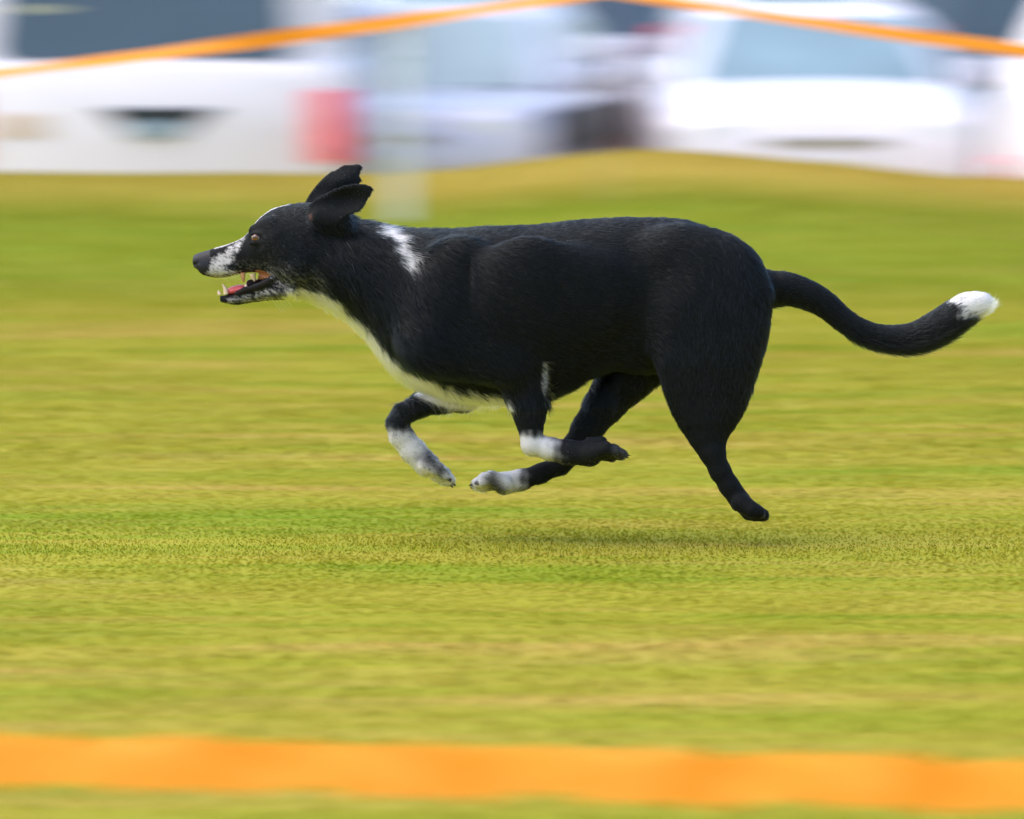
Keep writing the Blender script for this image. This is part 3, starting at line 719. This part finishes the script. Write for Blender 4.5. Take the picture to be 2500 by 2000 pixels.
# keep the one connected body, relax it a little
par = np.arange(len(DV))
for _ in range(60):
    mn = par[DQ].min(1); new = par.copy()
    for k in range(4): np.minimum.at(new, DQ[:, k], mn)
    new = new[new]
    if (new == par).all(): break
    par = new
def edges_of(Q):
    E = np.concatenate([Q[:, [0, 1]], Q[:, [1, 2]], Q[:, [2, 3]], Q[:, [3, 0]]]); E.sort(1); return np.unique(E, axis=0)
DE = edges_of(DQ); deg = np.bincount(DE.ravel(), minlength=len(DV)).astype(float)[:, None]
def lap(A):
    s_ = np.zeros_like(A); np.add.at(s_, DE[:, 0], A[DE[:, 1]]); np.add.at(s_, DE[:, 1], A[DE[:, 0]]); return s_ / np.maximum(deg, 1)
for lam in (.5, -.52, .5, -.52, .5, -.5): DV = DV + lam * (lap(DV) - DV)
nrm = np.zeros_like(DV)
fn = np.cross(DV[DQ[:, 2]] - DV[DQ[:, 0]], DV[DQ[:, 3]] - DV[DQ[:, 1]])
for k in range(4): np.add.at(nrm, DQ[:, k], fn)
nrm /= np.linalg.norm(nrm, axis=1, keepdims=True) + 1e-12
farea = .5 * np.linalg.norm(fn, axis=1)

# coat: where the hair is white, and where the skin shows
def to_px(Pm):
    D = Pm[:, 1] + D0
    vtab = np.linspace(1400, 300, 600)
    zc = CAM_H + (Pm[:, 2] - CAM_H) * D0 / D
    return 1250 + Pm[:, 0] / S * D0 / D, np.interp(zc, wz(vtab), vtab)
COLLAR = [(905, 530), (950, 540), (972, 556), (990, 580), (1002, 605), (1014, 630), (1026, 636), (1014, 652), (1003, 672), (994, 662), (981, 652), (970, 634), (964, 606), (948, 588), (928, 575), (910, 562)]
MUZ = [(505, 668), (510, 636), (530, 622), (560, 604), (592, 584), (588, 604), (572, 624), (566, 640), (548, 650), (560, 668), (530, 682)]
LIP = [(500, 660), (545, 652), (590, 660), (660, 660), (668, 690), (655, 684), (640, 674), (600, 672), (535, 684), (497, 680)]
CHEEK = [(560, 640), (610, 620), (650, 630), (720, 622), (775, 645), (800, 700), (770, 742), (700, 735), (660, 690), (640, 668), (580, 668)]
CHIN = [(552, 728), (600, 720), (660, 700), (700, 712), (730, 730), (680, 735), (600, 740), (550, 744)]
def flecks(P):
    """grey flecks in the coat: an even random number per lock of hair, locks lie back and down"""
    a_ = (P[:, 0] * .93 - P[:, 2] * .36); b_ = (P[:, 0] * .36 + P[:, 2] * .93)
    i = np.floor((a_ + .0015 * np.sin(b_ * 900)) / .0068 + .5 * (np.floor(b_ / .0014) % 2) + .31 * np.floor(b_ / .0014)); j = np.floor((b_ + .0006 * np.sin(a_ * 1400)) / .0014); k = np.floor(P[:, 1] / .012)
    return np.modf(np.abs(np.sin(i * 127.1 + j * 311.7 + k * 74.7) * 43758.5453))[0]
def band(d, wd_): return sm(wd_, -wd_, d)
def coat_white(Pm, N):
    u, v = to_px(Pm); y = Pm[:, 1]
    out_ = np.zeros(len(u))
    def put(val, m): np.maximum(out_, val * m, out=out_)
    wob = 6 * np.sin(u * .11 + v * .07) + 5 * np.sin(v * .19 - u * .05) + 4 * np.sin(u * .31 + 2)
    front = sm(.03, .0, y)
    put(.97, band(poly_dist(COLLAR, u, v) + wob * .7 + 5, 13) * front)
    zb = np.interp(u, *zip(*T_BOT)); tw_ = np.interp(u, [680, 705, 740, 772, 802, 850, 892, 930, 968, 1019, 1106, 1180, 1225, 1250], [0, 24, 32, 40, 40, 26, 30, 36, 38, 40, 27, 24, 20, 0])
    chest = (u > 685) & (u < 1275) & (v < 1004)
    legn = poly_dist([(1225, 860), (1345, 860), (1335, 1060), (1270, 1060)], u, v) < 0
    put(1.0, band(zb - v - tw_ + wob * .7, 9) * chest * ~legn * sm(zb + 26, zb + 14, v))
    put(.92, band(poly_dist(MUZ, u, v) + wob * .5, 11))
    put(.55, band(poly_dist(LIP, u, v), 6))
    put(.34 * (0.35 + .65 * sm(620, 690, v)), band(poly_dist(CHEEK, u, v), 16))
    put(.50, band(poly_dist(CHIN, u, v), 8))
    put(.0, band(poly_dist([(786, 522), (797, 494), (806, 492), (812, 512), (806, 528)], u, v), 7) * (y < -.03))
    put(.25, band(poly_dist([(660, 690), (720, 680), (760, 730), (690, 738)], u, v), 10))
    ztop = np.interp(u, *zip(*H_TOP))
    put(1.0, sm(.013, .007, np.abs(y)) * (u > 512) & 1 if False else sm(.012, .006, np.abs(y)) * sm(512, 530, u) * sm(708, 690, u) * (v < ztop + 26))
    put(1.0, band(((2319 - u) * (785 - 730) - (730 - v) * (2371 - 2319)) / 75 + wob * 1.5, 16) * (u > 2250))
    # socks
    put(.92, sm(1030, 1075, v + .7 * wob) * (u < 1112) * (u > 930) * (y > 0))
    dk = poly_dist([(1020, 1120), (1045, 1095), (1090, 1150), (1075, 1165)], u, v)
    out_[:] = np.where((y > 0) & (u < 1112) & (u > 930) & (v > 1040), out_ * (1 - .8 * band(dk, 16)), out_)
    nf = (y < -.02) & (v > 1050) & (u > 1262) & (u < 1545)
    put(.93, nf * sm(1046, 1078, v + .7 * wob) * sm(1385, 1330, u + .8 * wob))
    put(.025, nf * sm(1340, 1380, u)); put(.12, nf * sm(1478, 1510, u))
    fh = (y > .02) & (v > 1110) & (u > 1130) & (u < 1300)
    put(.93, fh * sm(1300, 1250, u + .8 * wob))
    dk = poly_dist([(1180, 1165), (1205, 1150), (1240, 1200), (1222, 1215), (1200, 1212)], u, v)
    out_[:] = np.where(fh, out_ * (1 - .8 * band(dk, 16)), out_)
    put(.9, band(poly_dist([(1326, 885), (1336, 885), (1340, 935), (1330, 975), (1322, 940)], u, v), 5) * (y < 0) * .6)
    noseband = band(poly_dist([(455, 660), (470, 600), (512, 600), (512, 628), (503, 660), (490, 672)], u, v), 5)
    return out_ * (1 - noseband), noseband
PW, NOSE = coat_white(DV, nrm)
uu, vv_ = to_px(DV)
WHITE = np.array([.76, .72, .71]); BLACK = np.array([.0016, .0026, .0034])
PWF = np.where((uu < 800) & (vv_ < 745), np.clip((PW - flecks(DV)) * 1.4 + .5, 0, 1) * np.interp(PW, [.3, .8], [.5, .95]) * sm(.03, .3, PW), PW)
skin = BLACK + (WHITE * .85 - BLACK) * (PWF ** 1.3 * np.interp(uu, [600, 720], [.75, 1]))[:, None]
skin = np.where((NOSE > .5)[:, None], np.array([.012, .012, .016]), skin)
for cp in CLAWS: skin = np.where((np.linalg.norm(DV - cp, axis=1) < .007)[:, None], np.array([.05, .042, .036]), skin)
for s in (-1, 1): skin = np.where((np.linalg.norm(DV - pt(627, 580, s * .045), axis=1) < .0145)[:, None], np.array([.004, .004, .005]), skin)
# inside the mouth
inner = (uu > 560) & (uu < 668) & (vv_ > 660) & (vv_ < 722) & (np.abs(DV[:, 1]) < np.interp(uu, [560, 600, 640, 668], [.012, .0175, .023, .028]))
roof = inner & (vv_ < 690)
skin[inner] = np.array([.10, .018, .020]); skin[roof & (uu > 622)] = np.array([.50, .20, .085]); skin[roof & (uu <= 622)] = np.array([.035, .02, .016])
lipline = (vv_ > np.interp(uu, *zip(*J_TOP)) - 6) & (vv_ < np.interp(uu, *zip(*J_LIP))) & (uu > 530) & (uu < 664) & (vv_ > 679)
skin[lipline] = np.array([.007, .005, .006])
earin = poly_dist([(765, 500), (800, 480), (850, 462), (895, 460), (880, 500), (840, 515), (800, 530)], uu, vv_)
pinkin = band(poly_dist([(752, 526), (760, 522), (762, 536), (755, 538)], uu, vv_), 4) * (DV[:, 1] < -.03)
skin = skin + (np.array([.26, .12, .10]) - skin) * (pinkin * .35)[:, None]
gl = np.where(NOSE > .5, .42, np.where(lipline, .6, np.where(inner, .25, .8)))

me = bpy.data.meshes.new('dog')
me.vertices.add(len(DV)); me.vertices.foreach_set('co', DV.astype(np.float32).ravel())
me.loops.add(DQ.size); me.loops.foreach_set('vertex_index', DQ.astype(np.int32).ravel())
me.polygons.add(len(DQ)); me.polygons.foreach_set('loop_start', np.arange(0, DQ.size, 4, dtype=np.int32))
me.update(calc_edges=True); me.polygons.foreach_set('use_smooth', [True] * len(DQ))
at = me.attributes.new('coat', 'FLOAT_COLOR', 'POINT'); at.data.foreach_set('color', np.concatenate([skin, np.ones((len(skin), 1))], 1).astype(np.float32).ravel())
at = me.attributes.new('gloss', 'FLOAT', 'POINT'); at.data.foreach_set('value', gl.astype(np.float32))
m_skin = bpy.data.materials.new('dog_skin'); m_skin.use_nodes = True
t = m_skin.node_tree; pb = t.nodes['Principled BSDF']
a1 = t.nodes.new('ShaderNodeAttribute'); a1.attribute_name = 'coat'; a2 = t.nodes.new('ShaderNodeAttribute'); a2.attribute_name = 'gloss'
t.links.new(a1.outputs['Color'], pb.inputs['Base Color']); t.links.new(a2.outputs['Fac'], pb.inputs['Roughness']); pb.inputs['Specular IOR Level'].default_value = .2
nz = t.nodes.new('ShaderNodeTexVoronoi'); nz.inputs['Scale'].default_value = 900; bp = t.nodes.new('ShaderNodeBump'); bp.inputs['Strength'].default_value = .25; bp.inputs['Distance'].default_value = .0006
tcn = t.nodes.new('ShaderNodeTexCoord'); t.links.new(tcn.outputs['Object'], nz.inputs['Vector']); t.links.new(nz.outputs['Distance'], bp.inputs['Height']); t.links.new(bp.outputs[0], pb.inputs['Normal'])
dog = link_mesh('dog', me, m_skin)
tag(dog, 'black dog with white collar patch, chest and tail tip running left, mouth open', 'dog')

# eyes
m_eye = bpy.data.materials.new('dog_eye'); m_eye.use_nodes = True
t = m_eye.node_tree; pb = t.nodes['Principled BSDF']; pb.inputs['Roughness'].default_value = .06; pb.inputs['Coat Weight'].default_value = 1.0
a1 = t.nodes.new('ShaderNodeAttribute'); a1.attribute_name = 'eye_colour'; t.links.new(a1.outputs['Color'], pb.inputs['Base Color'])
for s in (-1, 1):
    c0 = pt(626, 580, s * .0408); r0 = .0090
    bm = bmesh.new(); bmesh.ops.create_uvsphere(bm, u_segments=40, v_segments=24, radius=r0)
    gaze = np.array([-.40, s * .90, .04]); gaze /= np.linalg.norm(gaze)
    cols = []
    for v_ in bm.verts:
        ang = math.degrees(math.acos(max(-1, min(1, float(np.dot(np.array(v_.co) / r0, gaze))))))
        cols.append((.004, .004, .005) if ang < 18 else (.20, .052, .010) if ang < 32 else (.08, .016, .005) if ang < 43 else (.02, .010, .01) if ang < 45 else (.28, .23, .21))
    mee = bpy.data.meshes.new('eye'); bm.to_mesh(mee); bm.free(); mee.polygons.foreach_set('use_smooth', [True] * len(mee.polygons))
    at = mee.attributes.new('eye_colour', 'FLOAT_COLOR', 'POINT'); at.data.foreach_set('color', np.array([(*c, 1) for c in cols], np.float32).ravel())
    eo = link_mesh('eye', mee, m_eye, dog); eo.location = c0

# tongue and teeth
def tube(bm, pts_, seg=10, sy=1.0):
    rings = []
    P = [np.array(p[:3]) for p in pts_]
    for i, p in enumerate(P):
        d = P[min(i + 1, len(P) - 1)] - P[max(i - 1, 0)]; d /= np.linalg.norm(d) + 1e-9
        n1 = np.cross(d, [0, 1, 0]); n1 /= np.linalg.norm(n1) + 1e-9
        rings.append([tuple(p + pts_[i][3] * (math.cos(2 * math.pi * k / seg) * n1 + math.sin(2 * math.pi * k / seg) * sy * np.array([0, 1, 0]))) for k in range(seg)])
    loft(bm, rings)
m_tongue = material('tongue', (.80, .12, .13), .28, .6, bump=.4, bscale=300, var=.15, vscale=60)
m_tooth = material('tooth_enamel', (.70, .52, .36), .25, .5, var=.12, vscale=120)
m_tooth2 = material('stained_tooth', (.50, .24, .12), .3, .5, var=.2, vscale=120)
bm = bmesh.new()
tube(bm, [(*pt(550, 717), .002), (*pt(556, 713), .005), (*pt(568, 709), .0075), (*pt(585, 706), .0085), (*pt(605, 706), .007), (*pt(640, 696), .007), (*pt(660, 688), .005)], 14, 1.75)
obj('tongue', bm, m_tongue, dog, 80)
TEETH = [((552, 718), (550, 705), (543, 693), 6.5, .0105, m_tooth), ((537, 719), (534, 714), (533, 709), 5, .006, m_tooth), ((593, 666), (593, 678), (595, 690), 6.5, .0185, m_tooth2),
         ((601, 704), (600, 698), (600, 692), 4.5, .0165, m_tooth), ((616, 668), (618, 678), (622, 687), 8, .0195, m_tooth)]
for b0, b1, b2, r_, y_, m in TEETH:
    for s in (-1, 1):
        bm = bmesh.new(); tube(bm, [(*pt(*b0, s * y_), r_ * S), (*pt(*b1, s * y_), r_ * S * .8), (*pt(*b2, s * y_), r_ * S * .2)], 8)
        obj('tooth', bm, m, dog, 60)

# ------------------------------------------------------------------ fur
def hair():
    bsd = np.array([[*a_, *b_, ra, rb] for a_, b_, ra, rb in BONES])
    fc = DV[DQ].mean(1); fnn = fn / (np.linalg.norm(fn, axis=1, keepdims=True) + 1e-12)
    u, v = to_px(fc)
    no, _ = coat_white(fc, fnn)
    nose = band(poly_dist([(455, 660), (470, 600), (512, 604), (508, 628), (503, 660), (490, 672)], u, v), 3)
    inn = (u > 556) & (u < 668) & (v > 656) & (v < 724) & (np.abs(fc[:, 1]) < np.interp(u, [560, 600, 640, 668], [.014, .0195, .025, .030]))
    lip = (v > np.interp(u, *zip(*J_TOP)) - 6) & (v < np.interp(u, *zip(*J_LIP)) - 1) & (u > 530) & (u < 664) & (v > 679)
    eyes = np.minimum(np.linalg.norm(fc - pt(627, 580, -.0425), axis=1), np.linalg.norm(fc - pt(627, 580, .0425), axis=1)) < .0135
    for cp in CLAWS: eyes = eyes | (np.linalg.norm(fc - cp, axis=1) < .006)
    # hair length in metres by region
    L = np.full(len(fc), .015)
    head = u < 760
    L = np.where(u < 1040, np.interp(u, [500, 600, 700, 760, 840, 1040], [.0035, .0045, .008, .013, .023, .023]), L)
    L = np.where((u >= 1040) & (u < 1900), np.interp(u, [1040, 1120, 1300, 1900], [.023, .015, .013, .015]), L)
    zb = np.interp(u, *zip(*T_BOT))
    L = np.where((u > 860) & (u < 1520) & (v > zb - 34) & (v < 1000), .022, L)
    ears = ((poly_dist(EAR_N, u, v) < 6) & (fc[:, 1] < -.045)) | ((poly_dist(EAR_F, u, v) < 4) & (v < 500) & (fc[:, 1] > .035))
    L = np.where(ears, .0045, L)
    lower = (v > 985) & (u < 1560)
    L = np.where(lower, .0075, L); L = np.where((v > 1040) & (u < 1560), .006, L)
    L = np.where((u > 1560) & (u < 1900) & (v > 930), np.interp(v, [930, 1060, 1110], [.014, .007, .005]), L)
    L = np.where((u > 1830) & (u < 1900) & (v > 760) & (v < 960), .015, L)
    L = np.where(u > 1900, np.interp(u, [1900, 2050, 2150, 2330, 2430], [.010, .011, .014, .014, .013]), L)
    L = np.where((u > 2060) & (fnn[:, 2] < -.3), L * 1.7, L)
    dens = np.where(head, 3.2, 1.0) * np.where(u > 1900, 1.5, 1.0) * np.where(lower, 1.8, 1.0) * np.where((fnn[:, 1] > .35) & (fc[:, 1] > 0), .35, 1.0) * np.where(ears, 2.2, 1)
    dens = dens * (nose < .5) * ~inn * ~lip * ~eyes
    p = farea * dens; p = p / p.sum()
    n = 230000
    fi = rng.choice(len(fc), n, p=p)
    a_, b_ = rng.random(n)[:, None], rng.random(n)[:, None]
    q = DV[DQ[fi]]; root = (q[:, 0] * (1 - a_) + q[:, 1] * a_) * (1 - b_) + (q[:, 3] * (1 - a_) + q[:, 2] * a_) * b_
    qn = nrm[DQ[fi]]; N = (qn[:, 0] * (1 - a_) + qn[:, 1] * a_) * (1 - b_) + (qn[:, 3] * (1 - a_) + qn[:, 2] * a_) * b_
    N /= np.linalg.norm(N, axis=1, keepdims=True)
    # comb direction: along the nearest bones, backwards and down
    flow = np.zeros((n, 3)); wsum = np.zeros((n, 1))
    for bn in bsd:
        A, B = bn[:3], bn[3:6]; d = B - A; L2 = (d * d).sum()
        tt = np.clip(((root - A) @ d) / L2, 0, 1)[:, None]
        dist = np.linalg.norm(root - (A + tt * d), axis=1) / (bn[6] + (bn[7] - bn[6]) * tt[:, 0])
        wgt = np.exp(-((dist - .6) / .35) ** 2 * 1.0)[:, None] + 1e-6
        flow += wgt * (d / math.sqrt(L2)); wsum += wgt
    flow /= wsum
    ru, rv = to_px(root)
    trunk = ((ru > 660) & (ru < 1880) & (rv < 1000))[:, None]
    sag = np.interp(ru, [660, 800, 1000, 1300, 1600, 1900], [.25, .7, .75, .55, .35, .3])[:, None] * np.interp(N[:, 2], [-.6, .2, .9], [1.0, 1.0, .1])[:, None]
    flow = flow + trunk * sag * np.array([0, 0, -1.0])
    flow = flow - (flow * N).sum(1, keepdims=True) * N
    flow /= np.linalg.norm(flow, axis=1, keepdims=True) + 1e-9
    # clumping: hair near the same lock bends the same way
    def field(P, f, ph): return np.sin(P[:, 0] * f + 1.3 * np.sin(P[:, 2] * f * .8 + ph)) * np.sin(P[:, 2] * f * 1.1 + ph * 2 + 1.1 * np.sin(P[:, 0] * f * .6))
    cl = .36 * field(root, 190, .3) + .26 * field(root, 420, 1.9) + .26 * field(root, 55, 4.0)
    cl = cl * np.interp(ru, [1850, 2000], [1, .12])
    side = np.cross(N, flow)
    jit = rng.normal(0, .16, n)
    flow = flow + side * (cl + jit)[:, None]; flow /= np.linalg.norm(flow, axis=1, keepdims=True)
    Lh = L[fi] * np.clip(rng.normal(1, .22, n), .4, 1.7)
    lift = np.clip(np.interp(ru, [500, 700, 850, 1050, 1200, 2100, 2400], [.25, .30, .50, .45, .26, .24, .20]) + rng.normal(0, .10, n) + .10 * field(root, 300, 2.2) * np.interp(ru, [1850, 2000], [1, .3]), .08, .95)
    edge = (ru > 2060) & (N[:, 2] < -.2); lift = np.where(edge, lift + .06, lift)
    K = 5; s_ = np.linspace(0, 1, K)[None, :, None]
    Nn = N[:, None, :]; Fl = flow[:, None, :]; lf = lift[:, None, None]; LL = Lh[:, None, None]
    pos = root[:, None, :] - Nn * .001 + LL * (Fl * (s_ * np.cos(lf * .8) + .0) + Nn * np.sin(lf) * (s_ - .45 * s_ * s_))
    pos[:, :, 2] -= (LL[:, :, 0] * .10 * s_[:, :, 0] ** 2)
    pw, _ = coat_white(root, N)
    fl = flecks(root); hd = (ru < 800) & (rv < 745)
    isw = np.where(hd, .4 * fl + .6 * rng.random(n), rng.random(n)) < pw
    speck = rng.random(n)
    col = np.where(isw[:, None], WHITE * (0.86 + .14 * rng.random((n, 1))), BLACK * (0.7 + 1.1 * rng.random((n, 1))))
    soft = isw & hd & (pw < .7); col[soft] *= rng.uniform(.35, .85, (soft.sum(), 1))
    grey = (~isw) & (speck < .010) & (ru > 560) & (ru < 1030); col[grey] = (.30, .30, .30)
    brown = (~isw) & (ru > 1200) & (ru < 1960); col[brown] *= np.array([1.1, 1.0, 1.05])
    rad = np.where(isw, .00020, .00019) * np.interp(Lh, [.004, .02], [.9, 1.15])
    # whiskers
    W0 = []
    for s in (-1, 1):
        for k in range(9):
            p0 = pt(505 + 7 * k + rng.uniform(-3, 3), 650 + 3.0 * (k % 3) * 2 + rng.uniform(-3, 3), s * (.019 + .0006 * k)); dirn = np.array([.55 + .05 * k, s * .75, -.35 + .12 * (k % 3)]); dirn /= np.linalg.norm(dirn)
            W0.append([p0 + dirn * .045 * f + np.array([.012 * f * f, 0, -.010 * f * f]) for f in np.linspace(0, 1, K)])
    for k in range(5):
        p0 = pt(660 + 9 * k, 728, -.01); W0.append([p0 + np.array([.02, -.004, -.024]) * f * (1.2 - .1 * k) for f in np.linspace(0, 1, K)])
    pos = np.concatenate([pos, np.array(W0)]); m = len(W0); rad = np.concatenate([rad, np.full(m, .00014)]); col = np.concatenate([col, np.full((m, 3), .55)])
    n = len(pos)
    hc = bpy.data.hair_curves.new('fur'); hc.add_curves([K] * n)
    hc.position_data.foreach_set('vector', pos.astype(np.float32).ravel())
    ra = hc.attributes.get('radius') or hc.attributes.new('radius', 'FLOAT', 'POINT')
    taper = np.array([1.0, 1.0, .85, .6, .15]); ra.data.foreach_set('value', (rad[:, None] * taper).astype(np.float32).ravel())
    ca = hc.attributes.new('coat', 'FLOAT_COLOR', 'CURVE'); ca.data.foreach_set('color', np.concatenate([col, np.ones((n, 1))], 1).astype(np.float32).ravel())
    m_fur = bpy.data.materials.new('dog_fur'); m_fur.use_nodes = True
    t = m_fur.node_tree; t.nodes.clear(); o_ = t.nodes.new('ShaderNodeOutputMaterial')
    hb = t.nodes.new('ShaderNodeBsdfHairPrincipled'); hb.parametrization = 'COLOR'; hb.inputs['IOR'].default_value = 1.34; hb.inputs['Roughness'].default_value = .18; hb.inputs['Radial Roughness'].default_value = .55
    a1 = t.nodes.new('ShaderNodeAttribute'); a1.attribute_name = 'coat'; t.links.new(a1.outputs['Color'], hb.inputs['Color']); t.links.new(hb.outputs[0], o_.inputs['Surface'])
    hc.materials.append(m_fur)
    o = bpy.data.objects.new('fur', hc); C.objects.link(o); o.parent = dog
    return o
hair()
